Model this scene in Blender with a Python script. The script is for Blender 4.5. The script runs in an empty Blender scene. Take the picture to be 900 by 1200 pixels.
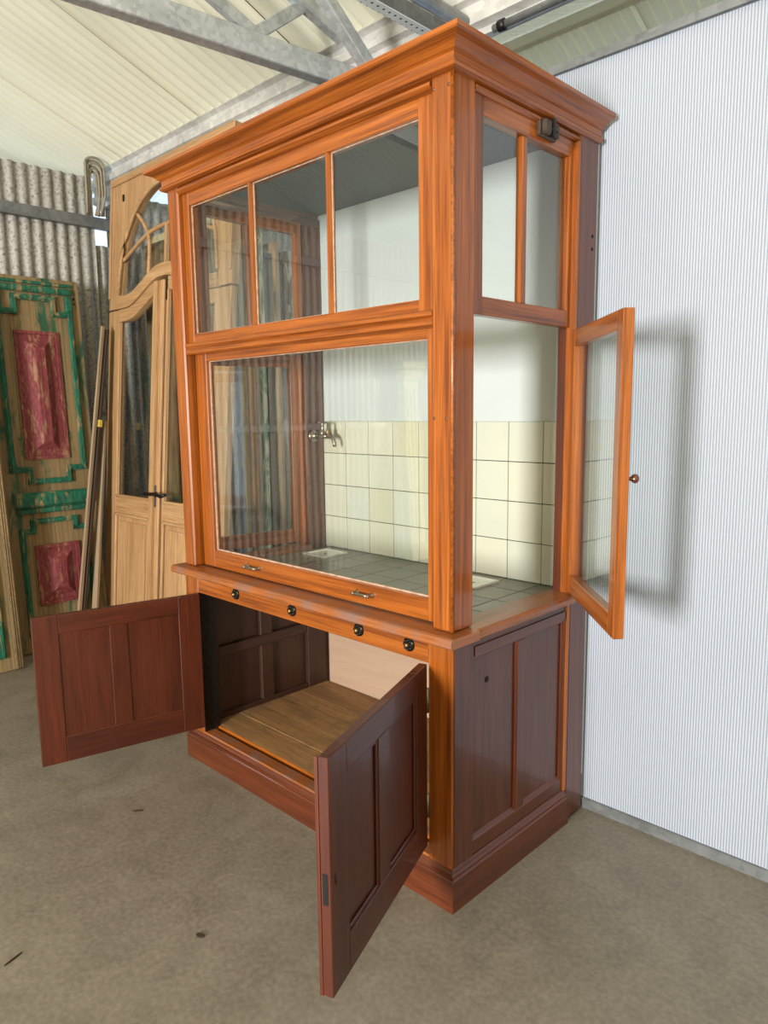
import bpy, bmesh, math, random
from mathutils import Vector, Matrix
random.seed(7)
S = bpy.context.scene
COL = S.collection
# ------------------------------------------------------------------ camera
cam_d = bpy.data.cameras.new('camera'); cam = bpy.data.objects.new('camera', cam_d); COL.objects.link(cam)
CP = Vector((1.2165, -1.5114, 1.4657)); YA, PI_, RO, FPX = 0.7733, -0.1395, -0.0119, 846.15
fw = Vector((-math.sin(YA)*math.cos(PI_), math.cos(YA)*math.cos(PI_), math.sin(PI_)))
rt = fw.cross(Vector((0, 0, 1))).normalized(); up = rt.cross(fw)
r2 = rt*math.cos(RO)+up*math.sin(RO); u2 = -rt*math.sin(RO)+up*math.cos(RO)
M4 = Matrix((r2, u2, -fw)).transposed().to_4x4(); M4.translation = CP
cam.matrix_world = M4
cam_d.sensor_fit = 'VERTICAL'; cam_d.sensor_height = 36.0; cam_d.lens = FPX/1200*36.0
cam_d.clip_start = .02; cam_d.clip_end = 200
S.camera = cam
# ------------------------------------------------------------------ world, lights, exposure
w = bpy.data.worlds.new('world'); S.world = w; w.use_nodes = True
bg = w.node_tree.nodes['Background']; bg.inputs[0].default_value = (.66, .82, 1.0, 1); bg.inputs[1].default_value = 1.5
def area(name, loc, rot, sx, sy, power, col):
    l = bpy.data.lights.new(name, 'AREA'); l.shape = 'RECTANGLE'; l.size = sx; l.size_y = sy; l.energy = power; l.color = col
    o = bpy.data.objects.new(name, l); COL.objects.link(o); o.location = loc; o.rotation_euler = rot
    return o
area('doorway_daylight', (.95, -6.45, 1.6), (math.radians(90), 0, 0), .9, 1.4, 780, (1.0, .97, .93))
S.view_settings.view_transform = 'Standard'; S.view_settings.look = 'None'
S.view_settings.exposure = 0.0; S.view_settings.gamma = 1.0; S.view_settings.use_curve_mapping = False
# ------------------------------------------------------------------ material helpers
def srgb(r, g, b):
    f = lambda c: (c/255/12.92) if c/255 <= .04045 else ((c/255+.055)/1.055)**2.4
    return (f(r), f(g), f(b), 1)
class NT:
    def __init__(s, name):
        s.m = bpy.data.materials.new(name); s.m.use_nodes = True; s.t = s.m.node_tree; s.n = s.t.nodes; s.l = s.t.links
        s.b = s.n['Principled BSDF']; s.out = s.n['Material Output']
    def add(s, typ, **kw):
        n = s.n.new(typ)
        for k, v in kw.items():
            if k.startswith('i_'):
                key = k[2:]; key = int(key) if key.isdigit() else key
                n.inputs[key].default_value = v
            else: setattr(n, k, v)
        return n
    def ln(s, a, b): s.l.new(a, b)
    def coord(s, which, scale, rot=(0, 0, 0)):
        tc = s.add('ShaderNodeTexCoord'); mp = s.add('ShaderNodeMapping'); s.ln(tc.outputs[which], mp.inputs[0])
        mp.inputs['Scale'].default_value = scale; mp.inputs['Rotation'].default_value = rot
        return mp.outputs[0]
    def noise(s, vec, scale=1, detail=3, rough=.55, dist=0):
        n = s.add('ShaderNodeTexNoise'); s.ln(vec, n.inputs['Vector']); n.inputs['Scale'].default_value = scale
        n.inputs['Detail'].default_value = detail; n.inputs['Roughness'].default_value = rough; n.inputs['Distortion'].default_value = dist
        return n.outputs[0]
    def ramp(s, fac, stops):
        r = s.add('ShaderNodeValToRGB'); s.ln(fac, r.inputs[0]); e = r.color_ramp.elements
        while len(e) < len(stops): e.new(.5)
        for el, (p, c) in zip(e, stops): el.position = p; el.color = c if len(c) == 4 else (*c, 1)
        return r.outputs[0]
    def mix(s, fac, a, b, mode='MIX'):
        m = s.add('ShaderNodeMix', data_type='RGBA', blend_type=mode)
        for i, v in ((0, fac), (6, a), (7, b)):
            if hasattr(v, 'is_linked') or hasattr(v, 'links'): s.ln(v, m.inputs[i])
            else: m.inputs[i].default_value = v
        return m.outputs[2]
    def bump(s, h, strength=.3, dist=.002):
        b = s.add('ShaderNodeBump'); b.inputs['Strength'].default_value = strength; b.inputs['Distance'].default_value = dist
        s.ln(h, b.inputs['Height']); s.ln(b.outputs[0], s.b.inputs['Normal'])
    def set(s, **kw):
        for k, v in kw.items(): s.b.inputs[k.replace('_', ' ')].default_value = v
    def base(s, c):
        if hasattr(c, 'links'): s.ln(c, s.b.inputs['Base Color'])
        else: s.b.inputs['Base Color'].default_value = c
def wood(name, dark, mid, light, rough=.35, coat=0., across=38, along=1.6, bumpy=.15, streak=.55, worn=None, coat_rough=.15, fines=.65):
    t = NT(name)
    a = t.noise(t.coord('UV', (along, across, 1)), 1, 5, .6, .35)
    b = t.noise(t.coord('UV', (along*.35, across*.16, 1)), 1, 3, .5, .6)
    f = t.noise(t.coord('UV', (along*3, across*5, 1)), 1, 2, .6)
    c = t.ramp(a, [(.3, dark), (.5, mid), (.72, light)])
    c2 = t.ramp(b, [(.3, dark), (.55, mid), (.8, light)])
    c = t.mix(1-streak, c, c2)
    fine = t.ramp(f, [(.36, (.5, .5, .5, 1)), (.52, (1, 1, 1, 1))])
    c = t.mix(fines, c, fine, 'MULTIPLY')
    if worn:
        wn = t.noise(t.coord('Object', (9, 9, 3)), 1, 5, .65)
        c = t.mix(t.ramp(wn, [(.47, (0, 0, 0, 1)), (.68, (1, 1, 1, 1))]), c, worn)
    t.base(c); t.set(Roughness=rough, Coat_Weight=coat, Coat_Roughness=coat_rough)
    t.bump(a, bumpy, .0015)
    return t.m
def plain(name, col, rough=.5, metal=0., var=.12, scale=14, coat=0., bumpy=0.):
    t = NT(name); n = t.noise(t.coord('Object', (1, 1, 1)), scale, 4)
    d = tuple(max(0, c*(1-var)) for c in col[:3])+(1,); l = tuple(min(1, c*(1+var)) for c in col[:3])+(1,)
    t.base(t.ramp(n, [(.3, d), (.7, l)])); t.set(Roughness=rough, Metallic=metal, Coat_Weight=coat)
    if bumpy: t.bump(n, bumpy, .003)
    return t.m
def flaky(name, paint, under, cover=.5, scale=7, rough=.75, paint2=None):
    t = NT(name); v = t.coord('Object', (1, 1, .28))
    n = t.noise(v, scale*2.2, 7, .68, .4); n2 = t.noise(t.coord('Object', (1, 1, .3)), scale*7, 4, .6)
    p = t.mix(t.ramp(n2, [(.35, (0, 0, 0, 1)), (.65, (1, 1, 1, 1))]), paint, paint2 or tuple(c*.55 for c in paint[:3])+(1,))
    wg = t.noise(t.coord('UV', (1.5, 60, 1)), 1, 4)
    u = t.ramp(wg, [(.3, tuple(c*.6 for c in under[:3])+(1,)), (.6, under)])
    m = t.ramp(n, [(max(.02, cover-.05), (0, 0, 0, 1)), (min(.98, cover+.03), (1, 1, 1, 1))])
    t.base(t.mix(m, p, u)); t.set(Roughness=rough); t.bump(n, .5, .003)
    return t.m
def galv(name, base, rough=.42, metal=.75, sc=26):
    t = NT(name); vo = t.add('ShaderNodeTexVoronoi'); t.ln(t.coord('Object', (1, 1, 1)), vo.inputs['Vector']); vo.inputs['Scale'].default_value = sc*2
    sep = t.add('ShaderNodeSeparateColor'); t.ln(vo.outputs['Color'], sep.inputs[0])
    n = t.noise(t.coord('Object', (1, 1, 1)), sc*.3, 4)
    c = t.ramp(sep.outputs[0], [(0, tuple(x*.72 for x in base[:3])+(1,)), (1, tuple(min(1, x*1.25) for x in base[:3])+(1,))])
    c = t.mix(.5, c, t.ramp(n, [(.3, tuple(x*.6 for x in base[:3])+(1,)), (.7, tuple(min(1, x*1.3) for x in base[:3])+(1,))]))
    t.base(c); t.set(Roughness=rough, Metallic=metal)
    return t.m
MT = {}
MT['pine'] = wood('varnished_pine', srgb(86, 35, 7), srgb(148, 78, 22), srgb(182, 105, 38), .32, .4, across=48, streak=.75, coat_rough=.08)
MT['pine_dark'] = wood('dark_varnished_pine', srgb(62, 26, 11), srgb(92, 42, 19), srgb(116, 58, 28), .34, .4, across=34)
MT['mahogany'] = wood('red_brown_wood', srgb(48, 16, 6), srgb(74, 28, 11), srgb(96, 41, 17), .40, .2, across=26, streak=.5, coat_rough=.05)
MT['side_brown'] = wood('brown_side_wood', srgb(60, 27, 13), srgb(92, 45, 23), srgb(114, 60, 34), .36, .35, across=26, streak=.5, coat_rough=.05)
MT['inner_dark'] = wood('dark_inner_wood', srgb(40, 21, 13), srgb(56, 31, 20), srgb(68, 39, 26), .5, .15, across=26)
MT['worn_top'] = wood('worn_ledge_wood', srgb(104, 56, 24), srgb(150, 86, 40), srgb(170, 104, 56), .4, .25, across=30, worn=srgb(125, 95, 85))
MT['raw_pine'] = wood('raw_pine_boards', srgb(120, 84, 48), srgb(158, 118, 72), srgb(180, 142, 94), .7, 0, across=24, worn=srgb(120, 92, 62))
MT['ply'] = wood('pale_plywood', srgb(166, 136, 112), srgb(174, 146, 122), srgb(182, 154, 130), .6, 0, across=16, bumpy=.03, fines=.12)
MT['oak'] = wood('stripped_oak', srgb(152, 112, 72), srgb(182, 142, 98), srgb(202, 164, 120), .6, 0, across=36)
MT['oldwood'] = wood('weathered_wood', srgb(92, 74, 48), srgb(134, 110, 74), srgb(160, 134, 94), .8, 0, across=34, worn=srgb(84, 74, 48))
MT['greywood'] = wood('grey_lath', srgb(128, 108, 84), srgb(160, 138, 110), srgb(184, 164, 138), .8, 0)
MT['darkwood'] = wood('dark_lath', srgb(44, 30, 20), srgb(62, 44, 30), srgb(84, 60, 42), .7, 0)
MT['white'] = plain('white_paint', srgb(204, 211, 211), .45, var=.03, scale=3)
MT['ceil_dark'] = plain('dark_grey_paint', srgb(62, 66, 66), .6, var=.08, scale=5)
MT['putty'] = plain('putty', srgb(176, 146, 124), .7, var=.3, scale=60)
MT['black_iron'] = plain('black_iron', srgb(34, 32, 30), .4, .6, .4, 60)
MT['brown_iron'] = plain('brown_iron', srgb(78, 66, 58), .5, .5, .3, 60)
MT['nickel'] = plain('worn_nickel', srgb(150, 138, 122), .3, .9, .25, 80)
MT['brass'] = plain('old_brass', srgb(140, 118, 80), .4, .9, .25, 80)
MT['knob'] = plain('brown_knob', srgb(86, 42, 22), .25, 0, .2, 60, .6)
MT['porcelain'] = plain('white_porcelain', srgb(232, 234, 228), .15, 0, .03, 8, .5)
MT['grout'] = plain('dark_grout', srgb(70, 68, 62), .8, 0, .15, 60)
MT['yellow_tape'] = plain('yellow_tape', srgb(214, 186, 74), .5, 0, .1, 60)
MT['cable'] = plain('grey_beige_hose', srgb(142, 134, 116), .6, 0, .15, 40)
MT['black'] = plain('black_hole', srgb(10, 9, 8), .9, 0, 0)
MT['cream_paint'] = flaky('cream_flaking_paint', srgb(238, 224, 176), srgb(160, 130, 84), .66, 8)
MT['green_paint'] = flaky('green_flaking_paint', srgb(24, 104, 78), srgb(148, 126, 86), .585, 8, paint2=srgb(14, 66, 50))
MT['green_slab'] = flaky('green_stained_wood', srgb(44, 92, 64), srgb(136, 114, 78), .43, 3)
MT['red_paint'] = flaky('red_flaking_paint', srgb(132, 58, 60), srgb(150, 110, 82), .58, 14, paint2=srgb(98, 34, 40))
MT['galv'] = galv('galvanised_steel', srgb(186, 191, 194), .5, .55)
MT['galv_dark'] = galv('dull_galvanised_steel', srgb(118, 121, 122), .55, .5)
MT['zinc_white'] = galv('white_zinc_gutter', srgb(196, 195, 192), .5, .25, 12)
MT['pipe'] = galv('grey_pipe', srgb(150, 152, 152), .4, .7)
def mk_glass():
    t = NT('window_glass'); t.n.remove(t.b)
    lw = t.add('ShaderNodeLayerWeight'); lw.inputs[0].default_value = .5
    p = t.add('ShaderNodeMath', operation='POWER'); t.ln(lw.outputs['Facing'], p.inputs[0]); p.inputs[1].default_value = 5
    ma = t.add('ShaderNodeMath', operation='MULTIPLY_ADD'); t.ln(p.outputs[0], ma.inputs[0]); ma.inputs[1].default_value = .92; ma.inputs[2].default_value = .085
    tr = t.add('ShaderNodeBsdfTransparent'); tr.inputs[0].default_value = (.965, .98, .97, 1)
    gl = t.add('ShaderNodeBsdfGlossy'); gl.inputs['Roughness'].default_value = .008
    n = t.noise(t.coord('Object', (1, 1, 1)), 5, 1); b = t.add('ShaderNodeBump'); b.inputs['Strength'].default_value = .03; b.inputs['Distance'].default_value = .01
    t.ln(n, b.inputs['Height']); t.ln(b.outputs[0], gl.inputs['Normal'])
    mx = t.add('ShaderNodeMixShader'); t.ln(ma.outputs[0], mx.inputs[0]); t.ln(tr.outputs[0], mx.inputs[1]); t.ln(gl.outputs[0], mx.inputs[2])
    t.ln(mx.outputs[0], t.out.inputs[0])
    return t.m
MT['glass'] = mk_glass()
def mk_tile():
    t = NT('cream_wall_tile'); oi = t.add('ShaderNodeObjectInfo')
    t.base(t.ramp(oi.outputs['Random'], [(0, srgb(206, 203, 180)), (.5, srgb(212, 211, 192)), (1, srgb(206, 209, 196))]))
    t.set(Roughness=.12, Coat_Weight=.3); return t.m
MT['tile'] = mk_tile()
def mk_slab():
    t = NT('grey_bench_tile'); oi = t.add('ShaderNodeObjectInfo'); n = t.noise(t.coord('Object', (1, 1, 1)), 22, 4)
    c = t.ramp(oi.outputs['Random'], [(0, srgb(96, 98, 92)), (1, srgb(114, 114, 106))])
    t.base(t.mix(.4, c, t.ramp(n, [(.3, srgb(84, 84, 78)), (.7, srgb(122, 120, 110))]))); t.set(Roughness=.28); return t.m
MT['slab'] = mk_slab()
def mk_concrete():
    t = NT('concrete_floor'); o = t.coord('Object', (1, 1, 1))
    a = t.noise(o, 1.3, 6, .6, .5); b = t.noise(o, 7, 6, .65, .8); c = t.noise(o, 60, 3)
    col = t.ramp(a, [(.32, srgb(98, 91, 79)), (.5, srgb(113, 106, 94)), (.7, srgb(128, 121, 110))])
    col = t.mix(.45, col, t.ramp(b, [(.32, srgb(80, 73, 61)), (.55, srgb(113, 105, 91)), (.75, srgb(134, 127, 114))]))
    col = t.mix(.18, col, t.ramp(c, [(.3, srgb(108, 100, 88)), (.7, srgb(186, 178, 162))]))
    t.base(col); t.ln(t.ramp(b, [(.3, (.42, .42, .42, 1)), (.7, (.6, .6, .6, 1))]), t.b.inputs['Roughness']); t.bump(b, .12, .004); return t.m
MT['concrete'] = mk_concrete()
def mk_poly():
    t = NT('ribbed_polycarbonate'); tc = t.add('ShaderNodeTexCoord'); sx = t.add('ShaderNodeSeparateXYZ'); t.ln(tc.outputs['Object'], sx.inputs[0])
    m = t.add('ShaderNodeMath', operation='MULTIPLY'); t.ln(sx.outputs[0], m.inputs[0]); m.inputs[1].default_value = 2*math.pi/.0088
    s_ = t.add('ShaderNodeMath', operation='SINE'); t.ln(m.outputs[0], s_.inputs[0])
    h = t.add('ShaderNodeMath', operation='MULTIPLY_ADD'); t.ln(s_.outputs[0], h.inputs[0]); h.inputs[1].default_value = .5; h.inputs[2].default_value = .5
    n = t.noise(t.coord('Object', (.8, 1, .5)), 3, 5)
    c = t.ramp(h.outputs[0], [(.0, srgb(140, 149, 163)), (.5, srgb(181, 189, 201)), (1, srgb(206, 212, 222))])
    c = t.mix(.25, c, t.ramp(n, [(.3, srgb(206, 210, 216)), (.7, srgb(236, 238, 240))]), 'MULTIPLY')
    t.base(c); t.set(Roughness=.3, Coat_Weight=.15)
    tl = t.add('ShaderNodeBsdfTranslucent'); t.ln(c, tl.inputs[0]); mx = t.add('ShaderNodeMixShader'); mx.inputs[0].default_value = .2
    t.ln(t.b.outputs[0], mx.inputs[1]); t.ln(tl.outputs[0], mx.inputs[2]); t.ln(mx.outputs[0], t.out.inputs[0])
    return t.m
MT['poly'] = mk_poly()
def mk_roof():
    t = NT('cream_roof_sheet'); n = t.noise(t.coord('Object', (1, .3, 1)), 3, 4)
    c = t.ramp(n, [(.3, srgb(222, 214, 190)), (.7, srgb(234, 228, 206))])
    t.base(c); t.set(Roughness=.45)
    tl = t.add('ShaderNodeBsdfTranslucent'); tl.inputs[0].default_value = srgb(236, 224, 186); mx = t.add('ShaderNodeMixShader'); mx.inputs[0].default_value = .28
    t.ln(t.b.outputs[0], mx.inputs[1]); t.ln(tl.outputs[0], mx.inputs[2]); t.ln(mx.outputs[0], t.out.inputs[0])
    return t.m
MT['roof'] = mk_roof()
def mk_iron():
    t = NT('corrugated_iron'); o = t.coord('Object', (1, 1, 1))
    a = t.noise(o, 60, 4, .7); b = t.noise(t.coord('Object', (1, 1, .15)), 12, 5)
    c = t.ramp(a, [(.34, srgb(112, 106, 98)), (.46, srgb(172, 170, 164)), (.7, srgb(196, 195, 190))])
    c = t.mix(.4, c, t.ramp(b, [(.3, srgb(112, 106, 98)), (.6, srgb(190, 188, 182))]), 'MULTIPLY')
    t.base(c); t.set(Roughness=.55, Metallic=.25); return t.m
MT['iron'] = mk_iron()
def mk_perf():
    t = NT('perforated_steel'); v = t.coord('UV', (1/.03, 1/.03, 1))
    vo = t.add('ShaderNodeTexVoronoi'); vo.inputs['Randomness'].default_value = 0; vo.inputs['Scale'].default_value = 1; t.ln(v, vo.inputs['Vector'])
    t.base(t.ramp(vo.outputs['Distance'], [(.16, srgb(60, 62, 64)), (.2, srgb(226, 236, 238))])); t.set(Roughness=.4, Metallic=.0); return t.m
MT['perf'] = mk_perf()
# ------------------------------------------------------------------ mesh builder
class MB:
    def __init__(s): s.bm = bmesh.new(); s.uv = s.bm.loops.layers.uv.new('UVMap')
    def uvs(s, faces, g):
        o = random.random()*7; g = 'xyz'.index(g)
        for f in faces:
            n = f.normal; k = max(range(3), key=lambda i: abs(n[i]))
            for l in f.loops:
                c = l.vert.co
                if k == g: a, b = [i for i in range(3) if i != g]; l[s.uv].uv = (c[a]+o, c[b]+o)
                else: b = 3-g-k; l[s.uv].uv = (c[g]+o, c[b]+o*.7+k*.31)
    def box(s, x0, x1, y0, y1, z0, z1, grain='z', bev=.002):
        if x0 > x1: x0, x1 = x1, x0
        if y0 > y1: y0, y1 = y1, y0
        if z0 > z1: z0, z1 = z1, z0
        vs = [s.bm.verts.new((x, y, z)) for x in (x0, x1) for y in (y0, y1) for z in (z0, z1)]
        q = [(0, 1, 3, 2), (4, 6, 7, 5), (0, 4, 5, 1), (2, 3, 7, 6), (0, 2, 6, 4), (1, 5, 7, 3)]
        fs = [s.bm.faces.new([vs[i] for i in f]) for f in q]
        if bev and min(x1-x0, y1-y0, z1-z0) > bev*2.5:
            r = bmesh.ops.bevel(s.bm, geom=list({e for f in fs for e in f.edges}), offset=bev, segments=1, affect='EDGES', profile=.5)
            fs = list({f for v in r['verts'] for f in v.link_faces} | {f for f in fs if f.is_valid})
        for f in fs: f.normal_update()
        s.uvs(fs, grain); return s
    def grid(s, rows, grain='x', close=False, flip=False):
        vs = [[s.bm.verts.new(p) for p in r] for r in rows]; fs = []
        for a, b in zip(vs[:-1], vs[1:]):
            n = len(a)
            for i in range(n if close else n-1):
                q = [a[i], a[(i+1) % n], b[(i+1) % n], b[i]]
                fs.append(s.bm.faces.new(q[::-1] if flip else q))
        for f in fs: f.normal_update()
        s.uvs(fs, grain); return vs, fs
    def cap(s, ring, flip=False, grain='x'):
        f = s.bm.faces.new(ring[::-1] if flip else ring); f.normal_update(); s.uvs([f], grain)
    def sweep(s, corners, prof, grain='x'):
        # corners: (x, y, ox, oy) path points with outward directions; prof: closed (offset, z) loop
        rows = [[(x+ox*o, y+oy*o, z) for o, z in prof] for x, y, ox, oy in corners]
        vs, fs = s.grid(rows, grain, close=True)
        for f in fs:
            d = (f.verts[0].co-f.verts[-1].co); d = max((e.verts[0].co-e.verts[1].co for e in f.edges), key=lambda v: v.length)
            s.uvs([f], 'x' if abs(d.x) > abs(d.y) else 'y')
        s.cap(vs[0]); s.cap(vs[-1], True); s.recalc = True
        return s
    def prism(s, pts, plane, t0, t1, grain='z'):
        def P(u, v, t): return {'xz': (u, t, v), 'yz': (t, u, v), 'xy': (u, v, t)}[plane]
        a = [s.bm.verts.new(P(u, v, t0)) for u, v in pts]; b = [s.bm.verts.new(P(u, v, t1)) for u, v in pts]
        fs = [s.bm.faces.new(a), s.bm.faces.new(b[::-1])]; n = len(pts)
        for i in range(n): fs.append(s.bm.faces.new([a[(i+1) % n], a[i], b[i], b[(i+1) % n]]))
        bmesh.ops.recalc_face_normals(s.bm, faces=fs)
        s.uvs(fs, grain); return s
    def tube(s, pts, r, n=8, cap=True, flat=1.0):
        pts = [Vector(p) for p in pts]; rows = []
        for i, p in enumerate(pts):
            d = (pts[min(i+1, len(pts)-1)]-pts[max(i-1, 0)]).normalized()
            h = Vector((0, 0, 1)) if abs(d.z) < .9 else Vector((1, 0, 0))
            a = d.cross(h).normalized(); b = d.cross(a)
            rr = r[i] if isinstance(r, (list, tuple)) else r
            rows.append([p+a*rr*math.cos(t*2*math.pi/n)+b*rr*flat*math.sin(t*2*math.pi/n) for t in range(n)])
        vs, fs = s.grid(rows, 'x', close=True)
        for f in fs: f.smooth = True
        if cap: s.cap(vs[0]); s.cap(vs[-1], True)
        return s
    def lathe(s, prof, org, axis, n=16):
        ax = Vector(axis).normalized(); h = Vector((0, 0, 1)) if abs(ax.z) < .9 else Vector((1, 0, 0)); a = ax.cross(h).normalized(); b = ax.cross(a); org = Vector(org)
        rows = [[org+ax*t+(a*math.cos(k*2*math.pi/n)+b*math.sin(k*2*math.pi/n))*max(r, .0002) for k in range(n)] for r, t in prof]
        vs, fs = s.grid(rows, 'x', close=True)
        for f in fs: f.smooth = True
        s.cap(vs[0]); s.cap(vs[-1], True); return s
    def done(s, name, mat, parent=None, loc=None, rot=None, recalc=True, **props):
        if recalc: bmesh.ops.recalc_face_normals(s.bm, faces=s.bm.faces[:])
        me = bpy.data.meshes.new(name); s.bm.to_mesh(me); s.bm.free(); me.materials.append(MT[mat])
        o = bpy.data.objects.new(name, me); COL.objects.link(o); o.parent = parent
        if loc: o.location = loc
        if rot: o.rotation_euler = rot
        for k, v in props.items(): o[k] = v
        return o
def B(name, mat, parent, *a, **k): return MB().box(*a, **k).done(name, mat, parent)
def thing(name, label, cat, loc=(0, 0, 0), rot=(0, 0, 0), group=None):
    o = bpy.data.objects.new(name, None); COL.objects.link(o); o.location = loc; o.rotation_euler = rot
    o['label'] = label; o['category'] = cat; o['kind'] = 'thing'
    if group: o['group'] = group
    return o
def struct(name):
    o = bpy.data.objects.new(name, None); COL.objects.link(o); o['kind'] = 'structure'; return o
def dup(o, parent, loc=None, rot=None):
    c = o.copy(); COL.objects.link(c); c.parent = parent
    if loc is not None: c.location = loc
    if rot is not None: c.rotation_euler = rot
    return c
# ------------------------------------------------------------------ setting
f = MB().box(-7, 9, -11, 7, -.2, 0, 'x', 0).done('floor', 'concrete'); f['kind'] = 'structure'
# back partition: ribbed polycarbonate
YB = .795
def ribbed(x0, x1, pitch, y, z0, z1, depth):
    m = MB(); n = int((x1-x0)/pitch); xs = []
    for i in range(n):
        b = x0+i*pitch; xs += [(b, 0), (b+pitch*.25, depth), (b+pitch*.75, depth)]
    m.grid([[(x, y-d, z0) for x, d in xs], [(x, y-d, z1) for x, d in xs]], 'z'); return m
wb = ribbed(-.28, 4.5, .0088, YB+.004, .02, 2.6, .0016).done('wall_back', 'poly'); wb['kind'] = 'structure'
o = MB().prism([(YB-.012, .0), (YB-.012, .030), (YB-.006, .035), (YB+.02, .035), (YB+.02, 0)], 'yz', -.25, 4.5, 'x').done('baseboard_back', 'galv_dark'); o['kind'] = 'structure'
o = MB().prism([(YB-.014, 2.585), (YB-.014, 2.612), (YB+.03, 2.612), (YB+.03, 2.585)], 'yz', -.28, 4.5, 'x').done('trim_1', 'galv_dark'); o['kind'] = 'structure'
# left wall of corrugated iron sheets
def corr_sheet(width, z0, z1, pitch=.076, amp=.010):
    m = MB(); n = int(width/pitch*8); row = [(amp*math.sin(2*math.pi*i*width/n/pitch), i*width/n) for i in range(n+1)]
    vs, fs = m.grid([[(x, y, z0) for x, y in row], [(x, y, z1) for x, y in row]], 'z')
    for f_ in fs: f_.smooth = True
    return m
XW = -3.70
wl = struct('wall_left')
sh = corr_sheet(.912, 0, 3.02).done('corrugated_sheet', 'iron', wl)
sh.location = (XW, .775-.912, 0)
for i in range(1, 9): dup(sh, wl, (XW-.004*(i % 2), .775-.912*(i+1), random.uniform(-.012, .012)))
se = corr_sheet(.27, 0, 2.60).done('corrugated_sheet', 'iron', wl); se.location = (XW-.03, .745, 0)
B('wall_rail', 'galv_dark', wl, XW+.012, XW+.06, -6.6, .86, 2.69, 2.76, grain='y')
B('wall_rail', 'galv_dark', wl, XW+.012, XW+.05, -6.6, .5, 1.30, 1.36, grain='y')
wl2 = struct('wall_rear_left')
for i in range(4): dup(sh, wl2, (XW-.15, .93+.912*i, -.02))
# front wall with a doorway, right wall added, its opening sized for side light
wf = struct('wall_front')
for nm, a in (('wall_panel', (-3.8, .2, -6.75, -6.6, 0, 3.2)), ('wall_panel', (1.7, 4.6, -6.75, -6.6, 0, 3.2)), ('wall_panel', (.2, 1.7, -6.75, -6.6, 2.9, 3.2))): B(nm, 'cream_paint', wf, *a)
wr = struct('wall_right')
for a in ((4.5, 4.65, -6.6, -1.6, 0, 4.7), (4.5, 4.65, -.6, .795, 0, 3.6), (4.5, 4.65, -1.6, -.6, 2.2, 4.2)): B('wall_panel', 'cream_paint', wr, *a)
# roofs: cream ribbed sheets, each a panel
SL = .4
def roof_sheet(width, run, slope_sign, n=12, corr=True):
    # local: x across, y along run; rises with slope_sign*SL per metre of y
    p = width/n; xs = []
    if corr:
        for i in range(n*8+1): t_ = i/8; xs.append((t_*p, -.018*abs(math.sin(math.pi*t_))**.8))
        xs = xs[:-1]+[(width-.003, .001), (width-.002, .016), (width+.035, .016)]
    else:
        for i in range(n): b = i*p; xs += [(b, 0), (b+p*.35, -.002), (b+p*.70, 0), (b+p*.76, .020), (b+p*.94, .020)]
        xs.append((width+.02, .021))
    m = MB(); m.grid([[(x, 0, z) for x, z in xs], [(x, run, z+slope_sign*SL*run) for x, z in xs]], 'y'); return m
c1 = struct('ceiling'); Y0, Z0, X0 = .885, 3.115, -2.535
RUN = 3.9
rs = roof_sheet(.932, RUN, -1).done('roof_sheet', 'roof', c1); RZ = Z0+SL*RUN
rs.location = (X0, Y0-RUN, RZ)
for i in [k for k in range(-8, 8) if k]: dup(rs, c1, (X0+.936*i, Y0-RUN, RZ+.001*(i % 2)))
rs2 = roof_sheet(.932, RUN, 1).done('roof_sheet', 'roof', c1); rs2.location = (X0, Y0-2*RUN, Z0)
for i in [k for k in range(-8, 8) if k]: dup(rs2, c1, (X0+.936*i, Y0-2*RUN, Z0))
sq = MB().prism([(0, 0), (0, .006), (RUN, .006-SL*RUN), (RUN, -SL*RUN)], 'yz', -.003, .003, 'y').done('seam_shade_strip', 'darkwood', c1); sq.location = (X0-.002, Y0-RUN, RZ+.0)  # dark strip added along each lap to draw its shadow line
for i in [k for k in range(-4, 8) if k]: dup(sq, c1, (X0-.002+.936*i, Y0-RUN, RZ))
c2 = struct('ceiling_rear'); R2 = 1.53; YV = .93; ZV = 3.09
r3 = roof_sheet(.932, R2+.16, 1, 12, False).done('roof_sheet', 'roof', c2); r3.location = (X0-.3, YV, ZV)
r4 = roof_sheet(.932, R2-.07, -1, 12, False).done('roof_sheet', 'roof', c2); r4.location = (X0-.13, YV+R2+.07, ZV+SL*(R2-.07))
for i in [k for k in range(-2, 8) if k]: dup(r3, c2, (X0-.3+.936*i, YV, ZV)); dup(r4, c2, (X0-.13+.936*i, YV+R2+.07, ZV+SL*(R2-.07)))
zr = ZV+SL*R2-.012
for k in range(4):
    xa_, xb_ = -4.7+2.32*k, -4.7+2.32*(k+1)-.006
    m = MB(); m.grid([[(x, y_, z) for x in (xa_, xb_)] for y_, z in ((YV+R2-.03, zr-.014), (YV+R2, zr), (YV+R2+.06, zr-.024), (YV+R2+.066, zr-.018), (YV+R2+.10, zr-.032))], 'x'); m.done('ridge_flashing', 'roof', c2)
wz = struct('wall_rear_blocker')  # low wall added to dim the rear bay, height set for its daylight
for k in range(9): B('wall_panel', 'oldwood', wz, -3.9+.94*k, -3.9+.94*k+.93, 4.05, 4.12, 0, 1.5)
# valley gutter between the two roofs
gp = [(.875, 3.115), (.862, 3.10), (.888, 3.085), (.888, 3.06), (.862, 3.045), (.862, 3.01), (.890, 3.0), (.890, 2.965), (.864, 2.95), (.864, 2.915), (.90, 2.905), (.90, 2.88), (.94, 2.88), (.94, 3.09)]
g = MB().prism(gp, 'yz', -3.92, 4.5, 'x').done('valley_gutter', 'zinc_white')
g['label'] = 'long folded white zinc gutter running under the roof edge above the cupboard'; g['category'] = 'gutter'
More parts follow.
